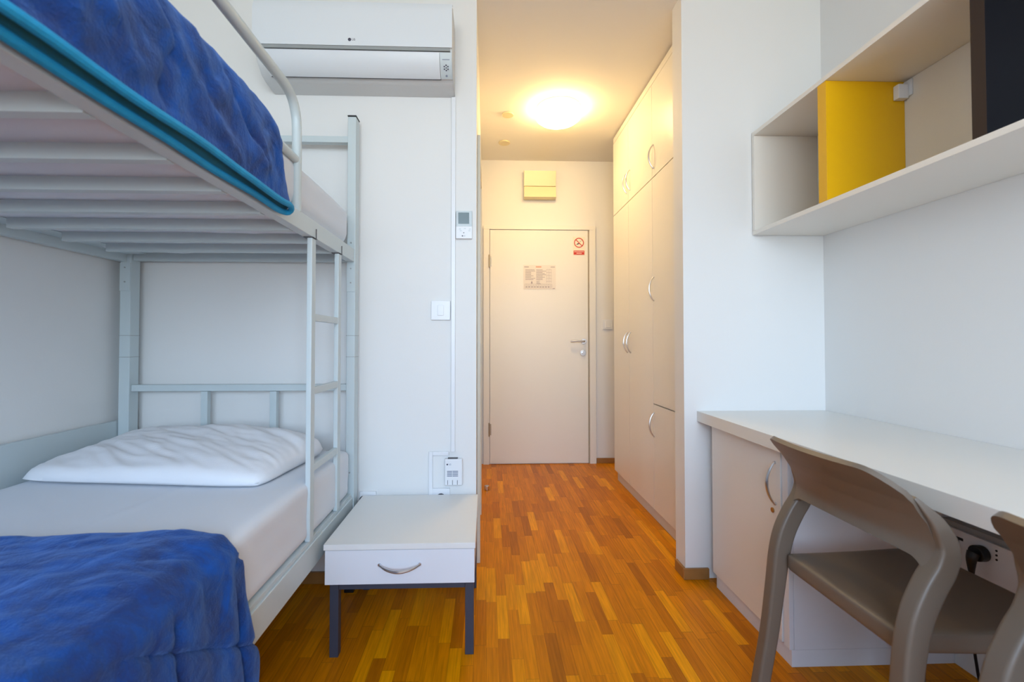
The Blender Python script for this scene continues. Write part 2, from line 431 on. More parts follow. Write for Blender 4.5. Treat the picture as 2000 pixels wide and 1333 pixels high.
# entrance door
d1 = bpy.data.objects.new('door_1', None); col.objects.link(d1); d1.location = (0.455, YF, 0); d1['kind'] = 'structure'
bm = B(); box(bm, 0.030, 0.881, YF - 0.014, YF - 0.0005, 0.006, 2.018, 0.002)
leaf = obj('door_leaf', bm, 'door', d1)
bm = B()
box(bm, -0.025, 0.026, YF - 0.022, YF - 0.0005, 0, 2.022, 0.002); box(bm, 0.893, 0.948, YF - 0.022, YF - 0.0005, 0, 2.022, 0.002)
box(bm, -0.025, 0.948, YF - 0.022, YF - 0.0005, 2.022, 2.055, 0.002)
obj('door_frame', bm, 'door', d1)
bm = B(); box(bm, 0.8815, 0.8925, YF - 0.008, YF - 0.0005, 0.0, 2.02); obj('frame_rebate', bm, 'gap', d1)
for z0, z1 in ((1.69, 1.80), (0.24, 0.355)):
    bm = B(); cyl(bm, (0.024, YF - 0.026, (z0 + z1) / 2), 0.006, z1 - z0, 'Z', 14, 0.001); box(bm, 0.026, 0.042, YF - 0.0165, YF - 0.013, z0 + 0.01, z1 - 0.01)
    obj('hinge', bm, 'hinge', d1)
bm = B(); cyl(bm, (0.842, YF - 0.018, 1.054), 0.024, 0.008, 'Y', 28, 0.002)
tube(bm, spline([(0.842, YF - 0.02, 1.054), (0.842, YF - 0.050, 1.054), (0.83, YF - 0.058, 1.054), (0.78, YF - 0.058, 1.056), (0.722, YF - 0.056, 1.054)], 6), 0.0085, 12)
h = obj('door_handle', bm, 'chrome', d1); 
bm = B(); cyl(bm, (0.835, YF - 0.019, 0.955), 0.026, 0.012, 'Y', 28, 0.003); cyl(bm, (0.835, YF - 0.032, 0.955), 0.012, 0.020, 'Y', 20, 0.002)
obj('lock_cylinder', bm, 'chrome', d1)
bm = B(); cyl(bm, (0.83, YF - 0.0155, 1.60), 0.001, 0.002, 'Y', 8); bm.free()

# notice sheet on the door
pt = thing('notice', (0.46, YF - 0.015, 1.504), 'printed house-rules sheet in a clear sleeve taped to the entrance door', 'notice')
bm = B(); box(bm, 0.319, 0.600, YF - 0.0165, YF - 0.0145, 1.504, 1.714); obj('sheet', bm, 'paper', pt)
pr = B(); yp = YF - 0.0172
def dash(bm, x0, x1, z, h=0.004): box(bm, x0, x1, yp, yp + 0.0007, z - h / 2, z + h / 2)
for k in range(9):
    z = 1.672 - k * 0.0105
    dash(pr, 0.336, 0.336 + random.choice([0.05, 0.07, 0.08, 0.085]), z); dash(pr, 0.430, 0.430 + random.choice([0.055, 0.075, 0.085]), z)
for k in range(4): dash(pr, 0.432, 0.455 + random.random() * 0.015, 1.575 - k * 0.008, 0.003)
tri = B(); 
prism(pr, [(0.383, 1.553), (0.400, 1.553), (0.3915, 1.580)], 'Y', yp, yp + 0.0007)
for i in range(5): dash(pr, 0.520 + 0, 0.562, 1.676 - i * 0.026, 0.0015)
for x in (0.520, 0.534, 0.548, 0.562): box(pr, x - 0.0007, x + 0.0007, yp, yp + 0.0007, 1.56, 1.676)
for z in (1.549, 1.532, 1.515): dash(pr, 0.332, 0.566, z, 0.0015)
for i in range(17): box(pr, 0.332 + i * 0.0146 - 0.0006, 0.332 + i * 0.0146 + 0.0006, yp, yp + 0.0007, 1.515, 1.549)
for i in range(9): dash(pr, 0.340 + i * 0.024, 0.352 + i * 0.024, 1.524, 0.006)
dash(pr, 0.326, 0.366, 1.697, 0.006); dash(pr, 0.556, 0.592, 1.697, 0.005); dash(pr, 0.572, 0.592, 1.510, 0.005)
tri.free()
obj('printed_lines', pr, 'inklight', pt, smooth=False)
bm = B(); dash(bm, 0.427, 0.475, 1.698, 0.012); obj('heading', bm, 'inkpink', pt, smooth=False)

# no-smoking sticker
ns = thing('no_smoking_sticker', (0.803, YF - 0.015, 1.80), 'red and white no smoking sticker at the upper corner of the entrance door', 'sticker')
bm = B(); box(bm, 0.750, 0.856, YF - 0.0165, YF - 0.0145, 1.803, 1.962); obj('sticker_base', bm, 'signwhite', ns)
bm = B(); cx, cz, R = 0.803, 1.910, 0.043
n = 40
def ringpts(r): return [(cx + r * math.cos(2 * PI * i / n), cz + r * math.sin(2 * PI * i / n)) for i in range(n)]
ro, ri = ringpts(R), ringpts(R - 0.0075)
for yy in (yp - 0.0003,):
    A = [bm.verts.new((p[0], yy, p[1])) for p in ro]; Bb = [bm.verts.new((p[0], yy, p[1])) for p in ri]
    A2 = [bm.verts.new((p[0], yy + 0.001, p[1])) for p in ro]; B2 = [bm.verts.new((p[0], yy + 0.001, p[1])) for p in ri]
    for i in range(n):
        j = (i + 1) % n
        bm.faces.new((A[i], A[j], Bb[j], Bb[i])); bm.faces.new((A2[i], B2[i], B2[j], A2[j])); bm.faces.new((A[i], A2[i], A2[j], A[j])); bm.faces.new((Bb[i], Bb[j], B2[j], B2[i]))
a = 0.7071 * (R - 0.004); q = 0.0035 * 0.7071
prism(bm, [(cx - a - q, cz + a - q), (cx - a + q, cz + a + q), (cx + a + q, cz - a + q), (cx + a - q, cz - a - q)], 'Y', yp - 0.0003, yp + 0.0007)
box(bm, 0.756, 0.850, yp - 0.0003, yp + 0.0007, 1.806, 1.842)
obj('prohibition_mark', bm, 'red', ns)
bm = B(); prism(bm, [(cx - 0.026, cz - 0.020), (cx + 0.006, cz - 0.010), (cx + 0.004, cz - 0.004), (cx - 0.012, cz - 0.004)], 'Y', yp - 0.0001, yp + 0.0007)
for i in range(4): tube(bm, [(cx + 0.006 + i * 0.006, yp, cz + 0.004 + i * 0.004), (cx + 0.010 + i * 0.005, yp, cz + 0.014 + i * 0.003)], 0.0009, 6)
obj('cigarette_picture', bm, 'ink', ns)
bm = B()
for x in range(9): box(bm, 0.762 + x * 0.0094, 0.768 + x * 0.0094, yp - 0.001, yp - 0.0003, 1.829, 1.835)
for x in range(5): box(bm, 0.782 + x * 0.0094, 0.788 + x * 0.0094, yp - 0.001, yp - 0.0003, 1.814, 1.822)
obj('caption', bm, 'signwhite', ns, smooth=False)

# vent cover above the door
vt = thing('ventilation_cover', (0.458, YF, 2.27), 'square cream ventilation fan cover on the wall above the entrance door', 'vent')
bm = B(); box(bm, 0.345, 0.575, YF - 0.035, YF - 0.0005, 2.29, 2.515, 0.004); obj('housing', bm, 'vent', vt)
bm = B(); prism(bm, [(YF - 0.036, 2.525), (YF - 0.075, 2.515), (YF - 0.055, 2.39), (YF - 0.036, 2.388)], 'X', 0.322, 0.596); obj('upper_flap', bm, 'vent', vt)
bm = B(); prism(bm, [(YF - 0.036, 2.384), (YF - 0.062, 2.382), (YF - 0.075, 2.290), (YF - 0.036, 2.278)], 'X', 0.322, 0.596); obj('lower_flap', bm, 'vent', vt)

# light switch by the entrance door
def light_switch(label, x0, x1, z0, z1, Y, rocker):
    t = thing('light_switch', ((x0 + x1) / 2, Y, z0), label, 'switch')
    bm = B(); box(bm, x0, x1, Y - 0.012, Y - 0.0005, z0, z1, 0.003); obj('switch_plate', bm, 'plastic', t)
    bm = B(); rx0, rx1, rz0, rz1 = rocker; box(bm, rx0, rx1, Y - 0.0165, Y - 0.0125, rz0, rz1, 0.0015); obj('rocker', bm, 'plastic', t)
light_switch('square white light switch between the entrance door frame and the tall wardrobe', 1.012, 1.096, 1.158, 1.242, YF, (1.034, 1.076, 1.172, 1.228))
light_switch('square white light switch on the wall beside the cable trunking above the nightstand', -0.245, -0.160, 1.146, 1.232, YB, (-0.216, -0.189, 1.166, 1.212))

# ceiling lamp
cl = thing('ceiling_lamp', (0.485, 3.03, H), 'round opal glass ceiling lamp glowing warm in the entrance corridor', 'lamp')
bm = B(); cyl(bm, (0.485, 3.03, H - 0.012), 0.150, 0.023, 'Z', 48, 0.004); obj('lamp_base', bm, 'plastic', cl)
bm = B(); n = 48; prof = [(0.146, -0.0245), (0.157, -0.034), (0.158, -0.052), (0.150, -0.068), (0.128, -0.086), (0.092, -0.101), (0.048, -0.110), (0.0, -0.113)]
rings = []
for r_, z_ in prof[:-1]: rings.append([bm.verts.new((0.485 + r_ * math.cos(2 * PI * i / n), 3.03 + r_ * math.sin(2 * PI * i / n), H + z_)) for i in range(n)])
tip = bm.verts.new((0.485, 3.03, H - 0.113))
for a_, b_ in zip(rings, rings[1:]):
    for i in range(n): bm.faces.new((a_[i], a_[(i + 1) % n], b_[(i + 1) % n], b_[i]))
for i in range(n): bm.faces.new((rings[-1][i], rings[-1][(i + 1) % n], tip))
bm.faces.new(rings[0])
obj('glass_shade', bm, 'lampglass', cl, angle=60)
for (x, y, r_, lb) in ((0.148, 3.124, 0.040, 'small round yellowed cover plate on the ceiling, nearer the ceiling lamp'), (0.141, 3.57, 0.045, 'small round yellowed cover plate on the ceiling, nearer the entrance door')):
    bm = B(); cyl(bm, (x, y, H - 0.0055), r_, 0.010, 'Z', 32, 0.003); recentre(tag(obj('round_cover_plate', bm, 'disc'), lb, 'ceiling cover', 'round cover plates on the corridor ceiling'))

# ------------------------------------------------------------------ wardrobe
WX = 0.978; WD = 1.60; WYN, WYF = YBR + 0.10 + 0.003, 3.46
wr = thing('wardrobe', (WX + 0.3, 2.8, 0), 'tall built-in cream wardrobe reaching the corridor ceiling, with bow handles', 'wardrobe')
bm = B(); box(bm, WX + 0.020, WD, WYN, WYF, 0.072, H - 0.012); obj('carcass', bm, 'laminate', wr, smooth=False)
bm = B(); box(bm, WX + 0.022, WD, WYN, WYF - 0.01, 0, 0.0715); obj('plinth', bm, 'plinth', wr, smooth=False)
bm = B(); box(bm, WX + 0.001, WX + 0.0195, WYN, WYF, 2.578, H - 0.012, 0.001); obj('top_filler', bm, 'laminate', wr)
bm = B(); box(bm, WX + 0.012, WD, WYN, WYF, H - 0.0118, H - 0.0005); obj('ceiling_gap_strip', bm, 'gap', wr, smooth=False)
g = 0.0015
def wdoor(y0, y1, z0, z1, hy, hz):
    bm = B(); box(bm, WX, WX + 0.019, y0 + g, y1 - g, z0 + g, z1 - g, 0.0012)
    d = obj('cabinet_door', bm, 'laminate', wr)
    bow_handle('handle', d, (WX, hy, hz), 0.140, (-1, 0, 0))
SA, SB = 2.642, 3.09
wdoor(WYN, SA, 2.018, 2.575, SA - 0.024, 2.137)
wdoor(SA, SB, 2.018, 2.575, SB - 0.036, 2.155)
wdoor(SB, WYF, 2.018, 2.575, SB + 0.034, 2.155)
wdoor(WYN, SA, 0.688, 2.015, SA - 0.020, 1.36)
wdoor(WYN, SA, 0.073, 0.685, SA - 0.012, 0.567)
wdoor(SA, SB, 0.073, 2.015, SB - 0.036, 1.045)
wdoor(SB, WYF, 0.073, 2.015, SB + 0.034, 1.045)

# door stop on the corridor floor
bm = B(); cyl(bm, (0.004, 3.24, 0.0165), 0.017, 0.033, 'Z', 24, 0.004); recentre(tag(obj('door_stop', bm, 'chrome'), 'small round metal door stop on the corridor floor', 'door stop'))

# ------------------------------------------------------------------ air conditioner
ac = thing('air_conditioner', (-0.54, YB, 2.145), 'white wall-mounted split air conditioner above the bunk bed head', 'air conditioner')
AX0, AX1 = -0.942, -0.141
bm = B(); prism(bm, [(YB - 0.001, 2.447), (1.88, 2.447), (1.855, 2.43), (1.845, 2.40), (1.845, 2.238), (1.851, 2.232), (1.875, 2.190), (1.91, 2.160), (1.95, 2.150), (YB - 0.001, 2.146)], 'X', AX0 + 0.004, AX1)
bmesh.ops.bevel(bm, geom=[e for e in bm.edges if abs(e.verts[0].co.x - e.verts[1].co.x) < 1e-6], offset=0.004, segments=2, affect='EDGES')
obj('housing', bm, 'aclow', ac, angle=50)
bm = B(); prism(bm, [(1.8435, 2.2485), (1.8435, 2.40), (1.853, 2.432), (1.88, 2.449), (1.88, 2.4495), (1.848, 2.436), (1.836, 2.40), (1.836, 2.2485)], 'X', AX0, AX1)
obj('front_panel', bm, 'acbody', ac, angle=40)
bm = B(); box(bm, AX0 + 0.01, AX1 - 0.008, 1.8385, 1.8445, 2.235, 2.2478); obj('trim_strip', bm, 'acstrip', ac, smooth=False)
def acslope(t):                 # the curved underside from the strip (0) to the back (1)
    pts = [(1.8445, 2.232), (1.866, 2.190), (1.900, 2.1605), (1.95, 2.148)]
    s = spline([(0, a, b) for a, b in pts], 8); i = t * (len(s) - 1); k = min(int(i), len(s) - 2); return s[k].lerp(s[k + 1], i - k)
bm = B(); lv = [acslope(i / 12 * 0.70) for i in range(13)]
nrm = [(lv[min(i + 1, 12)] - lv[max(i - 1, 0)]).cross(Vector((1, 0, 0))).normalized() for i in range(13)]
poly = [(p.y + nn.y * s, p.z + nn.z * s) for s, rng in ((-0.003, range(13)), (0.001, range(12, -1, -1))) for p, nn in ((lv[i], nrm[i]) for i in rng)]
sgn = 1 if nrm[0].y < 0 else -1
poly = [(lv[i].y + sgn * nrm[i].y * 0.004, lv[i].z + sgn * nrm[i].z * 0.004) for i in range(13)] + [(lv[i].y + sgn * nrm[i].y * 0.001, lv[i].z + sgn * nrm[i].z * 0.001) for i in range(12, -1, -1)]
prism(bm, poly, 'X', AX0 + 0.045, AX1 - 0.052); obj('louver', bm, 'acbody', ac, angle=50)
bm = B(); e = [acslope(0.70 + i * 0.03) for i in range(2)]
prism(bm, [(e[0].y, e[0].z - 0.0025), (e[1].y, e[1].z - 0.002), (e[1].y, e[1].z + 0.001), (e[0].y, e[0].z + 0.001)], 'X', AX0 + 0.047, AX1 - 0.050); obj('louver_gap', bm, 'darkmetal', ac, smooth=False)
bm = B(); poly = [(lv[i].y + sgn * nrm[i].y * 0.003, lv[i].z + sgn * nrm[i].z * 0.003) for i in range(13)] + [(lv[i].y + sgn * nrm[i].y * 0.001, lv[i].z + sgn * nrm[i].z * 0.001) for i in range(12, -1, -1)]
prism(bm, poly, 'X', AX1 - 0.0505, AX1 - 0.002); dp = obj('display_panel', bm, 'greyplastic', ac, angle=50)
bm = B()
def onslope(x, t, r):
    p = acslope(t); q = acslope(min(t + 0.05, 1)); d = (q - p).normalized(); nn = d.cross(Vector((1, 0, 0))) * sgn
    base = Vector((x, p.y, p.z)) + nn * 0.0035; return base, d, nn
def disc_on(bm, x, t, r, seg=10, dx=0, dd=0):
    base, d, nn = onslope(x, t, r); c = base + Vector((dx, 0, 0)) + d * dd
    a = [bm.verts.new(c + Vector((1, 0, 0)) * r * math.cos(2 * PI * i / seg) + d * r * math.sin(2 * PI * i / seg)) for i in range(seg)]
    b2 = [bm.verts.new(v.co - nn * 0.0015) for v in a]
    bm.faces.new(a); bm.faces.new(b2[::-1])
    for i in range(seg): bm.faces.new((a[i], b2[i], b2[(i + 1) % seg], a[(i + 1) % seg]))
xc = AX1 - 0.026
for k in range(6): disc_on(bm, xc, 0.38, 0.0030, 10, 0.0085 * math.sin(k * PI / 3), 0.0095 * math.cos(k * PI / 3))
disc_on(bm, xc, 0.38, 0.0026)
obj('indicator_dots', bm, 'ink', dp, smooth=False)
bm = B(); base, d, nn = onslope(xc, 0.18, 0)
for i in range(6): disc_on(bm, xc - 0.0125 + i * 0.005, 0.19, 0.0026, 4)
obj('display_print', bm, 'inkblue', dp, smooth=False)
bm = B(); disc_on(bm, xc, 0.60, 0.0045, 14); obj('display_button', bm, 'inkblue', dp, smooth=False)
# maker's mark on the front panel
bm = B(); cyl(bm, (-0.5535, 1.8357, 2.272), 0.0066, 0.001, 'Y', 24)
obj('logo_disc', bm, 'ink', ac, smooth=False)
rotf = Matrix.Rotation(PI / 2, 4, 'X')
t = text_bm('LG', 0.0115, Vector((-0.5445, 1.8355, 2.272)), rotf)
obj('logo_letters', t, 'ink', ac, smooth=False)

# cable trunking, thermostat, receiver, sockets on the back wall
ct = B(); box(ct, -0.156, -0.138, YB - 0.013, YB - 0.0005, 0.565, 2.144, 0.002)
recentre(tag(obj('cable_trunking', ct, 'plastic'), 'long vertical white cable trunking from the air conditioner down the wall', 'cable trunking'))
lt = B(); box(lt, -0.253, -0.236, YB - 0.012, YB - 0.0005, 0.056, 0.566, 0.002); box(lt, -0.236, -0.165, YB - 0.012, YB - 0.0005, 0.549, 0.566, 0.002)
recentre(tag(obj('cable_trunking', lt, 'plastic'), 'short angled white cable trunking beside the socket behind the nightstand', 'cable trunking'))
th = thing('thermostat', (-0.10, YB, 1.507), 'wall remote controller with grey screen and white flip cover near the corridor corner', 'thermostat')
bm = B(); box(bm, -0.135, -0.064, YB - 0.014, YB - 0.0005, 1.563, 1.632, 0.002); bdy = obj('screen_housing', bm, 'greyplastic', th)
bm = B(); box(bm, -0.125, -0.077, YB - 0.016, YB - 0.0142, 1.574, 1.624, 0.0005); obj('screen', bm, 'lcd', th)
bm = B(); box(bm, -0.1355, -0.0635, YB - 0.018, YB - 0.0005, 1.508, 1.5625, 0.002); cv = obj('flip_cover', bm, 'plastic', th)
bm = B()
for dx, dz in ((-0.034, 0.048), (-0.012, 0.050), (0.010, 0.048), (-0.030, 0.040), (0.008, 0.040)): box(bm, -0.088 + dx, -0.079 + dx, YB - 0.0187, YB - 0.0181, 1.500 + dz, 1.5035 + dz)
obj('cover_print', bm, 'greyplastic', cv, smooth=False)
bm = B(); cyl(bm, (-0.1065, YB - 0.0184, 1.519), 0.0028, 0.0008, 'Y', 14)
cyl(bm, (-0.1005, YB - 0.0184, 1.533), 0.0022, 0.0008, 'Y', 14); obj('logo_dot', bm, 'ink', cv, smooth=False)
t = text_bm('LG', 0.007, Vector((-0.1025, YB - 0.0184, 1.519)), rotf); obj('logo_letters', t, 'inkblue', cv, smooth=False)

rc = thing('wall_receiver', (-0.145, YB, 0.42), 'small white remote holder box with blue-grey print low on the wall above the nightstand', 'wall device')
bm = B(); box(bm, -0.182, -0.104, YB - 0.030, YB - 0.0005, 0.423, 0.538, 0.005, 3); rb = obj('device_body', bm, 'plastic', rc)
bm = B()
for r_ in range(4):
    for xx in ((-0.171, -0.149), (-0.147, -0.123)): box(bm, xx[0], xx[1], YB - 0.0308, YB - 0.0302, 0.463 + r_ * 0.0068, 0.4668 + r_ * 0.0068)
obj('printed_lines', bm, 'inkblue', rb, smooth=False)
bm = B()
for x in (-0.168, -0.147, -0.126): box(bm, x - 0.001, x + 0.001, YB - 0.0308, YB - 0.0302, 0.427, 0.447)
obj('slots', bm, 'darkmetal', rb, smooth=False)
bm = B(); cyl(bm, (-0.170, YB - 0.0306, 0.515), 0.0035, 0.0008, 'Y', 16); obj('logo_disc', bm, 'ink', rb, smooth=False)
bm = B(); box(bm, -0.168, -0.125, YB - 0.026, YB - 0.008, 0.5385, 0.5410); obj('top_opening', bm, 'darkmetal', rb, smooth=False)
t = text_bm('LG', 0.009, Vector((-0.164, YB - 0.0306, 0.515)), rotf); obj('logo_letters', t, 'inkblue', rb, smooth=False)

def socket(label, x0, x1, z0, z1, hx):
    t = thing('wall_socket', ((x0 + x1) / 2, YB, z0), label, 'socket')
    bm = B(); box(bm, x0, x1, YB - 0.010, YB - 0.0005, z0, z1, 0.002); p = obj('socket_plate', bm, 'plastic', t)
    bm = B()
    for h_ in hx: cyl(bm, (h_, YB - 0.0104, (z0 + z1) / 2), 0.019, 0.001, 'Y', 24)
    obj('socket_well', bm, 'darkmetal', p, smooth=False)
socket('white wall socket behind the nightstand under the small receiver box', -0.238, -0.160, 0.325, 0.405, (-0.199,))
socket('white double wall socket behind the nightstand next to the bunk bed post', -0.552, -0.482, 0.322, 0.395, (-0.535, -0.503))

# ------------------------------------------------------------------ bunk bed
bb = thing('bunk_bed', (-1.06, 0.95, 0), 'pale grey-green steel bunk bed with ladder against the left wall', 'bunk bed')
PX0, PX1 = -0.592, -0.556      # room-side posts
QX0, QX1 = -1.527, -1.483      # wall-side posts
for (x0, x1) in ((PX0, PX1), (QX0, QX1)):
    for (y0, y1) in ((1.945, 1.998), (-0.06, -0.008)):
        bm = B(); box(bm, x0, x1, y0, y1, 0.02, 2.012, 0.004, 2); p = obj('post', bm, 'metal_paint', bb)
        bm = B(); box(bm, x0 - 0.001, x1 + 0.001, y0 - 0.001, y1 + 0.001, 2.0125, 2.018, 0.002); obj('post_cap', bm, 'black', p)
        bm = B(); box(bm, x0 - 0.002, x1 + 0.002, y0 - 0.004, y1 + 0.002, 0.0, 0.0195, 0.003); obj('foot_cap', bm, 'black', p)
        s = -1 if y0 > 0 else 1; yf = y0 if s < 0 else y1
        for zz in (0.985, 1.075):
            bm = B(); box(bm, x0 - 0.0008, x1 + 0.0008, y0 - 0.0008, y1 + 0.0008, zz, zz + 0.0022); obj('joint_seam', bm, 'acstrip', p, smooth=False)
        for zz in (1.47, 1.36, 1.30, 0.50):
            bm = B(); cyl(bm, ((x0 + x1) / 2, yf + s * 0.003, zz), 0.0032, 0.004, 'Y', 10); obj('bolt', bm, 'acstrip', p, smooth=False)
        bm = B(); box(bm, x0 + 0.001, x1 - 0.001, min(yf, yf + s * 0.003), max(yf, yf + s * 0.003), 1.262, 1.3795, 0.001); obj('bracket_plate', bm, 'metal_paint', p)
def rail(name, x0, x1, y0, y1, z0, z1, bev=0.003):
    bm = B(); box(bm, x0, x1, y0, y1, z0, z1, bev); return obj(name, bm, 'metal_paint', bb)
# long side rails
rail('side_rail', -0.592, -0.560, -0.007, 1.944, 1.3885, 1.444)
bm = B(); box(bm, -0.590, -0.560, -0.007, 1.944, 0.316, 0.398, 0.003); box(bm, -0.605, -0.566, -0.007, 1.944, 0.3985, 0.412, 0.001); obj('side_rail', bm, 'metal_paint', bb)
bm = B(); prism(bm, [(-1.527, 1.384), (-1.500, 1.384), (-1.500, 1.4155), (-1.420, 1.4155), (-1.420, 1.4175), (-1.500, 1.4175), (-1.500, 1.442), (-1.527, 1.442)], 'Y', -0.007, 1.944); obj('side_rail', bm, 'metal_paint', bb)
rail('side_rail', -1.527, -1.497, -0.007, 1.944, 0.316, 0.398)
# wall-side panel rail above the lower mattress
rail('wall_panel', -1.550, -1.530, -0.05, 1.99, 0.55, 0.722, 0.002)
# headboards / footboards
for (y0, y1) in ((1.955, 1.985), (-0.048, -0.02)):
    rail('headboard_rail', QX1 + 0.0005, PX0 - 0.0005, y0, y1, 0.842, 0.870)
    rail('headboard_rail', QX1 + 0.0005, PX0 - 0.0005, y0, y1, 1.904, 1.932)
    rail('headboard_rail', QX1 + 0.0005, PX0 - 0.0005, y0, y1, 0.330, 0.385)
    rail('headboard_rail', QX1 + 0.0005, PX0 - 0.0005, y0, y1, 1.392, 1.440)
    for x in (-1.185, -0.900): rail('headboard_bar', x - 0.014, x + 0.014, y0 + 0.002, y1 - 0.002, 0.3855, 0.8415)
# slats
for k in range(-3, 7):  
    y = 0.682 + 0.1755 * k
    bm = B(); prism(bm, [(y, 1.387), (y + 0.022, 1.387), (y + 0.022, 1.3895), (y + 0.003, 1.3895), (y + 0.003, 1.417), (y, 1.417)], 'X', -1.415, -0.5925)
    obj('slat', bm, 'metal_paint', bb)
    bm = B(); box(bm, -1.4965, -0.6055, y, y + 0.03, 0.372, 0.3975, 0.0015); obj('slat', bm, 'metal_paint', bb)
# guard rail of the upper bed
gp = [(-0.575, 1.390, 1.4445), (-0.575, 1.390, 1.60), (-0.575, 1.388, 1.70), (-0.575, 1.377, 1.742), (-0.575, 1.350, 1.772), (-0.575, 1.305, 1.785), (-0.575, 1.20, 1.787), (-0.575, 0.6, 1.787), (-0.575, 0.10, 1.787), (-0.575, 0.02, 1.772), (-0.575, -0.0, 1.70), (-0.575, 0.0, 1.4445)]
bm = B(); tube(bm, spline(gp, 6), 0.0140, 14, refup=(1, 0, 0)); tube(bm, [(-0.575, 0.012, 1.600), (-0.575, 1.378, 1.600)], 0.0125, 14)
obj('guard_rail', bm, 'metal_paint', bb)
# ladder
la = B()
for y0, y1 in ((1.478, 1.512), (1.742, 1.776)): box(la, -0.577, -0.560, y0, y1, 0.4125, 1.386, 0.003)
lad = obj('ladder', la, 'metal_paint', bb)
for z in (0.640, 0.890, 1.130):
    bm = B(); box(bm, -0.576, -0.561, 1.5125, 1.7415, z - 0.012, z + 0.012, 0.002); obj('rung', bm, 'metal_paint', lad)
for y in (1.495, 1.759):
    bm = B(); box(bm, -0.588, -0.557, y - 0.019, y + 0.019, 1.3862, 1.3882); obj('hook_plate', bm, 'darkmetal', lad, smooth=False)
    bm = B(); box(bm, -0.5595, -0.5575, y + 0.012, y + 0.015, 1.3885, 1.42); obj('hook_seam', bm, 'darkmetal', lad, smooth=False)

# mattresses
def low_m(c):
    if c.z > 0.5:
        c.z += 0.004 * fbm(c.x * 2.2, c.y * 2.2, 1) + 0.003 * math.exp(-((c.x + 0.98 - 0.12 * (c.y - 1)) / 0.012) ** 2)
    if c.x > -0.62:
        k = max(0, min(1, (0.60 - c.z) / 0.06)) * max(0, min(1, (c.z - 0.41) / 0.05))
        c.x += (0.006 * fbm(c.y * 4.5 + c.z * 5, c.z * 3, 3) - 0.004) * k
    return c
t = rbox(-1.496, -0.566, 0.0, 1.93, 0.4135, 0.602, 0.028, 60, 120, 12, low_m)
recentre(tag(obj('mattress', t, 'sheet', angle=80), 'white sheeted mattress of the lower bunk, under pillow and blue blanket', 'mattress', 'bunk mattresses'))
def up_m(c):
    if c.z < 1.455:
        ph = ((c.y - 0.692) / 0.1755) % 1.0
        s = math.sin(PI * ph) ** 2
        c.z -= (0.010 + 0.009 * noise.noise(Vector((c.x * 6, c.y * 3, 0)))) * s
        if 0.2 < ph < 0.8: c.z -= 0.006 * max(0, noise.noise(Vector((c.x * 14 + c.y * 10, c.y * 5, 4)))) * s
    elif c.z > 1.55: c.z += 0.005 * fbm(c.x * 3, c.y * 3, 6)
    return c
t = rbox(-1.495, -0.598, 0.0, 1.925, 1.4185, 1.612, 0.035, 90, 220, 10, up_m)
for v in t.verts:                     # the foam squashed over the rail towards the room
    if v.co.z > 1.455 and v.co.x > -0.66: v.co.x += 0.020 * min(1, (v.co.z - 1.455) / 0.03) * (v.co.x + 0.66) / 0.062
recentre(tag(obj('mattress', t, 'sheet', angle=80), 'white sheeted mattress of the upper bunk resting on the steel slats', 'mattress', 'bunk mattresses'))

# pillow
def pillow_bm():
    nu, nv = 90, 56; t = bmesh.new()
    cx, cy = -1.062, 1.672; hw, hd = 0.412, 0.232
    def P(u, v, side):
        a = -1 + 2 * u; b_ = -1 + 2 * v
        ex = 0.90 + 0.10 * a * a; ey = 0.93 + 0.09 * b_ * b_
        x = hw * a * (1 - 0.05 * b_ ** 6 - 0.02 * (1 - b_ * b_)); y = hd * b_ * (1 - 0.09 * a ** 6 - 0.03 * (1 - a * a))
        m_ = max(0.0, (1 - abs(a) ** 3.2)) ** 0.5 * max(0.0, (1 - abs(b_) ** 2.8)) ** 0.5; e_ = min(1.0, (1 - abs(a)) * 18) * min(1.0, (1 - abs(b_)) * 12)
        if side > 0:
            z = 0.040 + 0.016 * math.sqrt(max(0, e_)) + 0.080 * m_ * (1 + 0.35 * b_)
            wr = 0.0055 * fbm(a * 2.5 + b_ * 2.6, b_ * 1.2 - a * 0.8, 2) * (0.4 + m_) - 0.010 * abs(noise.noise(Vector((a * 5 + b_ * 6, b_ * 2.0 - a, 8)))) * m_
            z += wr * 1.6 * (0.2 if abs(a) > .99 or abs(b_) > .99 else 1)
        else: z = 0.030 - 0.022 * m_
        z += 0.006 * noise.noise(Vector((a * 3, b_ * 3, 1.5))) * (1 - m_) + 0.012 * max(0, b_) 
        r_ = math.radians(-6.5)
        # the front edge runs slightly towards the camera on the right
        X = x * math.cos(r_) - y * math.sin(r_); Y = x * math.sin(r_) + y * math.cos(r_)
        shear = -0.06 * b_ * (1 if a < 0 else 0.0) * 0
        return Vector((cx + X + shear, cy + Y, 0.578 + max(z, 0.031) if side < 0 else 0.578 + max(z, 0.033)))
    g1 = [[t.verts.new(P(i / nu, j / nv, 1)) for j in range(nv + 1)] for i in range(nu + 1)]
    g2 = [[g1[i][j] if i in (0, nu) or j in (0, nv) else t.verts.new(P(i / nu, j / nv, -1)) for j in range(nv + 1)] for i in range(nu + 1)]
    for i in range(nu):
        for j in range(nv):
            t.faces.new((g1[i][j], g1[i + 1][j], g1[i + 1][j + 1], g1[i][j + 1]))
            q = (g2[i][j], g2[i][j + 1], g2[i + 1][j + 1], g2[i + 1][j])
            try: t.faces.new(q)
            except ValueError: pass
    return t
recentre(tag(obj('pillow', pillow_bm(), 'pillow', angle=75), 'soft white pillow lying at the head of the lower bunk', 'pillow'))

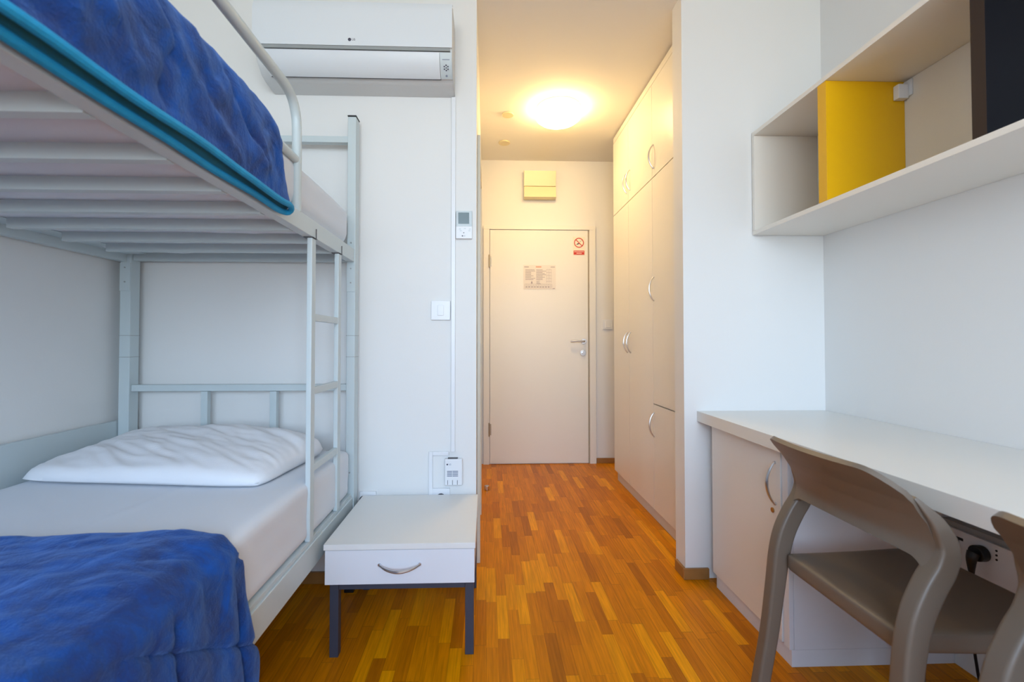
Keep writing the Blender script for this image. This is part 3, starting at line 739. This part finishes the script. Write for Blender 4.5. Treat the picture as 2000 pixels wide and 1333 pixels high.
# lower blanket
def lowblank(u, v):
    # u along Y from the far edge (0) to the near end (1); v across from wall side (0) over the edge and down (1)
    yf = 1.035; path = [(-1.47, 0.628), (-1.1, 0.632), (-0.80, 0.634), (-0.66, 0.632), (-0.585, 0.620), (-0.552, 0.585), (-0.543, 0.50), (-0.534, 0.40), (-0.526, 0.30), (-0.520, 0.07)]  # unseen lower end of the hang lengthened to block light under the bed
    L = [0]
    for a, b_ in zip(path, path[1:]): L.append(L[-1] + math.hypot(b_[0] - a[0], b_[1] - a[1]))
    s = v * L[-1]; k = max(i for i in range(len(L) - 1) if L[i] <= s + 1e-9)
    f_ = (s - L[k]) / (L[k + 1] - L[k]); x = path[k][0] + f_ * (path[k + 1][0] - path[k][0]); z = path[k][1] + f_ * (path[k + 1][1] - path[k][1])
    side = max(0, min(1, (0.61 - z) / 0.06))
    y = yf - u * 1.0 + 0.012 * noise.noise(Vector((x * 5, z * 4, 0))) * (1 - u) + 0.055 * side * (1 - u) * min(1, (0.62 - z) / 0.35 + .2)
    edge = min(1, u / 0.035) ; rim = math.sqrt(max(0, 1 - (1 - edge) ** 2))
    puff = 0.009 * fbm(x * 3.2 + y * 1.5, y * 5.0 + x * 1.2, 2.0) + 0.013 * (1 - abs(noise.noise(Vector((x * 2.2 + y * 3, y * 11 - x * 5, z * 3))))) - 0.013 + 0.006 * abs(noise.noise(Vector((x * 7 + y * 9, y * 22 - x * 10, z * 8))))
    # quilting seams
    q = abs(math.sin((y * 1.0 + 0.35 * x) * PI / 0.21)) ; seam = -0.010 * math.exp(-(q / 0.16) ** 2) * side
    q2 = abs(math.sin((z * 1.0 + 0.6 * y) * PI / 0.20)); seam += -0.010 * math.exp(-(q2 / 0.14) ** 2) * side
    tot = puff + seam
    if side < 1: z += tot * (1 - side) - 0.022 * (1 - rim) * (1 - side)
    x += (tot * 1.3 - 0.016 * (1 - rim)) * side
    return Vector((max(x, -0.556) if side > 0.9 else x, y, z))
t = grid_sheet(lowblank, 150, 190, -0.009)
recentre(tag(obj('blanket', t, 'blanket', angle=80), 'blue plush quilted blanket over the foot of the lower bunk, hanging down its side', 'blanket', 'blue bunk blankets'))

# upper blanket, folded double, hanging over the guard side
def upblank(u, v):
    path = [(-1.44, 1.640), (-1.1, 1.652), (-0.80, 1.662), (-0.66, 1.666), (-0.585, 1.652), (-0.549, 1.615), (-0.538, 1.56), (-0.534, 1.50), (-0.530, 1.45), (-0.527, 1.416)]
    L = [0]
    for a, b_ in zip(path, path[1:]): L.append(L[-1] + math.hypot(b_[0] - a[0], b_[1] - a[1]))
    s = v * L[-1]; k = max(i for i in range(len(L) - 1) if L[i] <= s + 1e-9)
    f_ = (s - L[k]) / (L[k + 1] - L[k]); x = path[k][0] + f_ * (path[k + 1][0] - path[k][0]); z = path[k][1] + f_ * (path[k + 1][1] - path[k][1])
    side = max(0, min(1, (1.64 - z) / 0.06))
    yend = 1.135 + 0.10 * max(0, min(1, (1.63 - z) / 0.20))
    y = yend - u * (yend - 0.02)
    edge = min(1, u / 0.05); rim = math.sqrt(max(0, 1 - (1 - edge) ** 2))
    puff = 0.013 * fbm(x * 3 + y * 1.2, y * 4.0, z * 4.0) + 0.016 * (1 - abs(noise.noise(Vector((x * 5 + z * 3, y * 9 + z * 5, z * 6))))) - 0.012 + 0.007 * abs(noise.noise(Vector((x * 16, y * 20 - z * 9, z * 14))))
    q = abs(math.sin((y + 0.6 * (z - 1.4) + 0.09 * noise.noise(Vector((y * 4, z * 8, 0)))) * PI / 0.27)); seam = -0.005 * math.exp(-(q / 0.18) ** 2)
    hemk = max(0, min(1, (z - 1.42) / 0.04))
    tot = (puff + seam) * hemk
    z += tot * (1 - side) - 0.035 * (1 - rim) * (1 - side)
    x += (tot * 1.25 + 0.006 * hemk - 0.012 * (1 - rim)) * side
    if side > 0.5: x = max(x, -0.544)
    return Vector((x, y, z))
t = grid_sheet(upblank, 170, 170, -0.009)
ub = tag(obj('blanket', t, 'blanket', angle=80), 'blue plush blanket with turquoise edge piping folded over the upper bunk side', 'blanket', 'blue bunk blankets')
def hem(y): return 1.411 + 0.008 * noise.noise(Vector((y * 4, 0, 0)))
pts = [(-0.519 + 0.003 * noise.noise(Vector((y_ * 6, 2, 0))), y_, hem(y_)) for y_ in [0.02 + i * 0.04 for i in range(30)]] + [(-0.521, 1.215, 1.413), (-0.526, 1.240, 1.409), (-0.536, 1.246, 1.401), (-0.545, 1.235, 1.399)]
pts += [(-0.546 + 0.002 * noise.noise(Vector((y_ * 6, 7, 0))), y_, 1.397 + 0.003 * noise.noise(Vector((y_ * 5, 9, 0)))) for y_ in [1.20 - i * 0.04 for i in range(30)]]
bm = B(); tube(bm, spline(pts, 3), 0.0078, 10, refup=(0.3, 0, 1)); obj('edge_piping', bm, 'piping', ub)
bm = B(); t = grid_sheet(lambda u, v: Vector((-0.546 + v * 0.024, 0.02 + u * 1.228, 1.400 + v * 0.010 + 0.012 * math.sin(PI * v))), 60, 6, 0.002); bm.free(); obj('lining', t, 'lining', ub)

# ------------------------------------------------------------------ nightstand
nt_ = thing('nightstand', (-0.285, 1.78, 0), 'low white nightstand with one drawer on dark anthracite legs, beside the bunk bed', 'nightstand')
NX0, NX1, NY0, NY1 = -0.536, -0.036, 1.530, 2.012
bm = B(); box(bm, NX0, NX1, NY0, NY1, 0.362, 0.381, 0.0012); obj('top', bm, 'night', nt_)
bm = B(); box(bm, NX0 + 0.004, NX1 - 0.004, NY0 + 0.022, NY1 - 0.002, 0.248, 0.3615, 0.001); obj('carcass', bm, 'front', nt_)
bm = B(); box(bm, NX0 + 0.004, NX1 - 0.003, NY0 + 0.003, NY0 + 0.0215, 0.248, 0.360, 0.0012); dr = obj('drawer', bm, 'front', nt_)
bow_handle('handle', dr, (-0.2865, NY0 + 0.003, 0.3125), 0.136, (0, -1, 0), 'X', 0.0048, sag=0.012)
for x in (NX0 + 0.015, NX1 - 0.035):
    for y in (NY0 + 0.02, NY1 - 0.05):
        bm = B(); box(bm, x, x + 0.029, y, y + 0.029, 0, 0.2475, 0.0015); obj('leg', bm, 'anthracite', nt_)
for y in (NY0 + 0.022, NY1 - 0.048):
    bm = B(); box(bm, NX0 + 0.0445, NX1 - 0.0355, y, y + 0.025, 0.222, 0.2475, 0.0015); obj('frame_bar', bm, 'anthracite', nt_)
for x in (NX0 + 0.017, NX1 - 0.033):
    bm = B(); box(bm, x, x + 0.025, NY0 + 0.0495, NY1 - 0.0505, 0.222, 0.2475, 0.0015); obj('frame_bar', bm, 'anthracite', nt_)

# ------------------------------------------------------------------ desk
bm = B(); box(bm, 0.940, XR - 0.001, -0.75, YBR - 0.001, 0.695, 0.741, 0.0015)
dk = thing('desk', (1.235, 0.63, 0.695), 'long off-white desktop running along the right wall', 'desk')
obj('desk_top', bm, 'desk', dk)
bm = B(); box(bm, 1.505, XR - 0.001, -0.75, YBR - 0.001 if False else 1.4545, 0.640, 0.6945, 0.001); obj('support_batten', bm, 'front', dk)
bm = B(); box(bm, 0.98, XR - 0.001, -0.75, -0.72, 0, 0.6945, 0.001); obj('end_panel', bm, 'front', dk)
dc = thing('desk_cabinet', (1.25, 1.70, 0), 'white desk pedestal cabinet with lockable door under the far end of the desktop', 'cabinet')
bm = B(); box(bm, 0.994, XR - 0.001, 1.455, 1.945, 0.055, 0.694, 0.001); obj('carcass', bm, 'front', dc)
bm = B(); box(bm, 0.978, 0.993, 1.455, 1.484, 0.055, 0.694, 0.001); obj('side_panel_edge', bm, 'front', dc)
bm = B(); box(bm, 0.985, XR - 0.001, 1.455, 1.935, 0, 0.0545, 0.001); obj('plinth', bm, 'front', dc)
bm = B(); box(bm, 0.974, 0.992, 1.4865, 1.944, 0.061, 0.690, 0.0012); ddr = obj('cabinet_door', bm, 'laminate', dc)
bow_handle('handle', ddr, (0.974, 1.513, 0.573), 0.142, (-1, 0, 0), 'Z', 0.0048)
bm = B(); cyl(bm, (0.9725, 1.527, 0.478), 0.0085, 0.004, 'X', 20, 0.001); lk = obj('lock', bm, 'brass', ddr)
# second pedestal at the camera end of the desktop, out of the photo's view, is left out

# socket trunking under the desk
tr = thing('socket_trunking', (1.50, 0.9, 0.33), 'white socket trunking fixed to the right wall under the desktop', 'socket strip')
bm = B(); box(bm, 1.482, XR - 0.001, 0.20, 1.454, 0.335, 0.458, 0.002); tb = obj('trunking_body', bm, 'plastic', tr)
bm = B(); box(bm, 1.490, XR - 0.001, 0.20, 1.454, 0.4585, 0.476, 0.001); obj('trunking_lid', bm, 'acstrip', tr)
bm = B(); 
for y in (1.455 - 0.0,): pass
box(bm, 1.4805, 1.4818, 1.390, 1.401, 0.415, 0.437); box(bm, 1.4805, 1.4818, 1.378, 1.390, 0.429, 0.437)
obj('data_outlet', bm, 'black', tb, smooth=False)
bm = B()
for k in range(3): cyl(bm, (1.4812, 1.285, 0.442 - k * 0.013), 0.003, 0.0015, 'X', 10)
obj('socket_holes', bm, 'black', tb, smooth=False)
pg = thing('power_plug', (1.455, 1.32, 0.37), 'black power plug with cable pushed into the trunking under the desktop', 'plug')
bm = B(); cyl(bm, (1.468, 1.320, 0.419), 0.023, 0.026, 'X', 24, 0.004); tube(bm, spline([(1.452, 1.320, 0.419), (1.444, 1.320, 0.404), (1.444, 1.321, 0.378), (1.446, 1.322, 0.355)], 5), [0.017 - 0.0115 * i / 15 for i in range(16)], 12)
obj('plug_body', bm, 'black', pg)
bm = B(); tube(bm, spline([(1.446, 1.322, 0.358), (1.450, 1.325, 0.25), (1.462, 1.33, 0.10), (1.468, 1.30, 0.008), (1.47, 1.15, 0.006), (1.48, 0.9, 0.006)], 8), 0.0038, 8); obj('cable', bm, 'black', pg)

# ------------------------------------------------------------------ wall shelf
SX, SZ0, SZ1, SYN, SYF = 1.200, 1.531, 1.995, 0.15, YBR - 0.005
ws = thing('wall_shelf', (XR, 1.1, SZ0), 'long open white wall shelf with yellow and black dividers above the desk', 'shelf')
bm = B(); box(bm, SX, XR - 0.001, SYN, SYF, SZ0, SZ0 + 0.018, 0.001); obj('bottom_board', bm, 'shelf', ws)
bm = B(); box(bm, SX, XR - 0.001, SYN, SYF, SZ1 - 0.018, SZ1, 0.001); obj('top_board', bm, 'shelf', ws)
for y0, y1 in ((SYF - 0.018, SYF), (SYN, SYN + 0.018)):
    bm = B(); box(bm, SX, XR - 0.001, y0, y1, SZ0 + 0.0185, SZ1 - 0.0185, 0.001); obj('end_panel', bm, 'shelf', ws)
bm = B(); box(bm, SX + 0.001, 1.4885, 1.556, 1.597, SZ0 + 0.0185, SZ1 - 0.0185, 0.001); obj('divider', bm, 'yellow', ws)['label'] = 'bright yellow divider'
bm = B(); box(bm, SX + 0.001, 1.4885, 1.043, 1.076, SZ0 + 0.0185, SZ1 - 0.0185, 0.001)
bpb = B(); box(bpb, 1.489, XR - 0.001, SYN + 0.0185, SYF - 0.0185, SZ0 + 0.0185, SZ1 - 0.0185, 0.001); obj('back_panel', bpb, 'shelf', ws)
dv = obj('divider', bm, 'blackboard', ws); dv['label'] = 'black divider'
bm = B(); box(bm, SX + 0.0003, SX + 0.0009, 1.043, 1.076, SZ0 + 0.0185, SZ1 - 0.0185); obj('edge_band', bm, 'brownedge', dv, smooth=False)
bm = B(); box(bm, 1.445, 1.482, 1.532, 1.555, 1.906, 1.957, 0.003); box(bm, 1.4825, 1.489, 1.523, 1.555, 1.915, 1.972, 0.002)
obj('wall_bracket', bm, 'plastic', ws)['label'] = 'white plastic hanging bracket'

# ------------------------------------------------------------------ chairs
def make_chair(cy, label):
    t = thing('chair', (1.02, cy, 0), label, 'chair', 'taupe resin chairs at the desk')
    ctr = [(0.772, 0.0), (0.790, 0.10), (0.812, 0.22), (0.830, 0.35), (0.842, 0.44), (0.858, 0.505), (0.884, 0.560), (0.908, 0.600), (0.917, 0.640), (0.900, 0.685), (0.878, 0.715), (0.862, 0.735)]
    wid = [0.034, 0.036, 0.038, 0.042, 0.046, 0.048, 0.048, 0.046, 0.042, 0.030, 0.016, 0.007]
    C2 = spline([(a, 0, b_) for a, b_ in ctr], 10); Wd = spline([(q_, 0, 0) for q_ in wid], 10)
    for s in (-1, 1):
        bm = B(); rings = []
        n = len(C2)
        for i, p in enumerate(C2):
            d = (C2[min(i + 1, n - 1)] - C2[max(i - 1, 0)]).normalized(); nn = Vector((d.z, 0, -d.x))   # towards the seat front
            hw = Wd[i].x / 2; top = i / (n - 1)
            ty = 0.020 if top < 0.7 else 0.020 - 0.011 * (top - 0.7) / 0.3
            yc = cy + s * (0.200 + 0.006 * (1 - p.z / 0.8)) - s * max(0, top - 0.80) * 0.05
            ring = []
            rr = min(hw, ty) * 0.42
            for (a, b_) in ((1, 1), (-1, 1), (-1, -1), (1, -1)):
                cxx, cyy = a * (hw - rr), b_ * (ty - rr)
                a0 = {(1, 1): 0, (-1, 1): 90, (-1, -1): 180, (1, -1): 270}[(a, b_)]
                for k in range(4):
                    an = math.radians(a0 + 30 * k)
                    ring.append(bm.verts.new(Vector((p.x, yc, p.z)) + nn * (cxx + rr * math.cos(an)) + Vector((0, 1, 0)) * (cyy + rr * math.sin(an))))
            rings.append(ring)
        for i in range(n - 1):
            for k in range(16): bm.faces.new((rings[i][k], rings[i][(k + 1) % 16], rings[i + 1][(k + 1) % 16], rings[i + 1][k]))
        bm.faces.new(rings[0]); bm.faces.new(rings[-1][::-1])
        obj('rear_leg', bm, 'chair', t)
        # front leg
        bm = B(); tube(bm, spline([(1.215, cy + s * 0.178, 0.425), (1.222, cy + s * 0.182, 0.25), (1.238, cy + s * 0.190, 0.0)], 6), [0.024 - 0.008 * i / 12 for i in range(13)], 14)
        obj('front_leg', bm, 'chair', t)
    # backrest shell
    def back(u, v):
        a = -1 + 2 * u                       # across
        zt = 0.790 - 0.040 * max(0.0, (abs(a) - 0.70) / 0.30) ** 2.2; zb = 0.612 - 0.030 * 0 + 0.0 * a
        zb = 0.600 + 0.014 * (1 - a * a)
        cut = max(0.0, (abs(a) - 0.80) / 0.20)
        zb -= 0.030 * cut ** 2
        f_ = v; z = zb + (zt - zb) * f_
        # side profile follows the upright, its back face flush with the upright
        i = max([q_ for q_ in range(len(C2) - 1) if C2[q_].z <= z] or [0]); ft = min(1, max(0, (z - C2[i].z) / max(1e-6, C2[i + 1].z - C2[i].z)))
        p = C2[i].lerp(C2[i + 1], ft); hw = (Wd[i].x * (1 - ft) + Wd[i + 1].x * ft) / 2
        xs = p.x - 0.45 * hw - max(0, z - 0.735) * 0.95
        if z < 0.64: xs = max(xs, 0.895 - (0.64 - z) * 0.2)
        bow = 0.030 * (1 - a * a)
        top = (i + ft) / (len(C2) - 1); half = 0.203 - 0.006 * f_
        return Vector((xs - bow, cy + a * half, z))
    b_ = grid_sheet(back, 36, 40, 0.012)
    for v_ in b_.verts: pass
    obj('backrest', b_, 'chair', t, angle=60)
    # seat: dished slab with a deep rounded rim
    def sfn(c):
        a = (c.x - 1.045) / 0.205; b2 = (c.y - cy) / 0.19
        if c.z > 0.44: c.z -= 0.012 * max(0, 1 - a * a) * max(0, 1 - b2 * b2) 
        c.z += 0.004 * max(0, a)
        if c.z < 0.425: 
            if abs(a) < 0.88 and abs(b2) < 0.88: c.z = 0.436
        c.y = cy + (c.y - cy) * (1 + 0.06 * a)
        return c
    s_ = rbox(0.845, 1.250, cy - 0.188, cy + 0.188, 0.408, 0.456, 0.012, 30, 28, 6, sfn)
    obj('seat', s_, 'chair', t, angle=50)
    return t
make_chair(1.092, 'taupe resin chair fully in view, tucked under the desktop')
make_chair(0.530, 'taupe resin chair cut off by the right edge, nearer than the other chair')
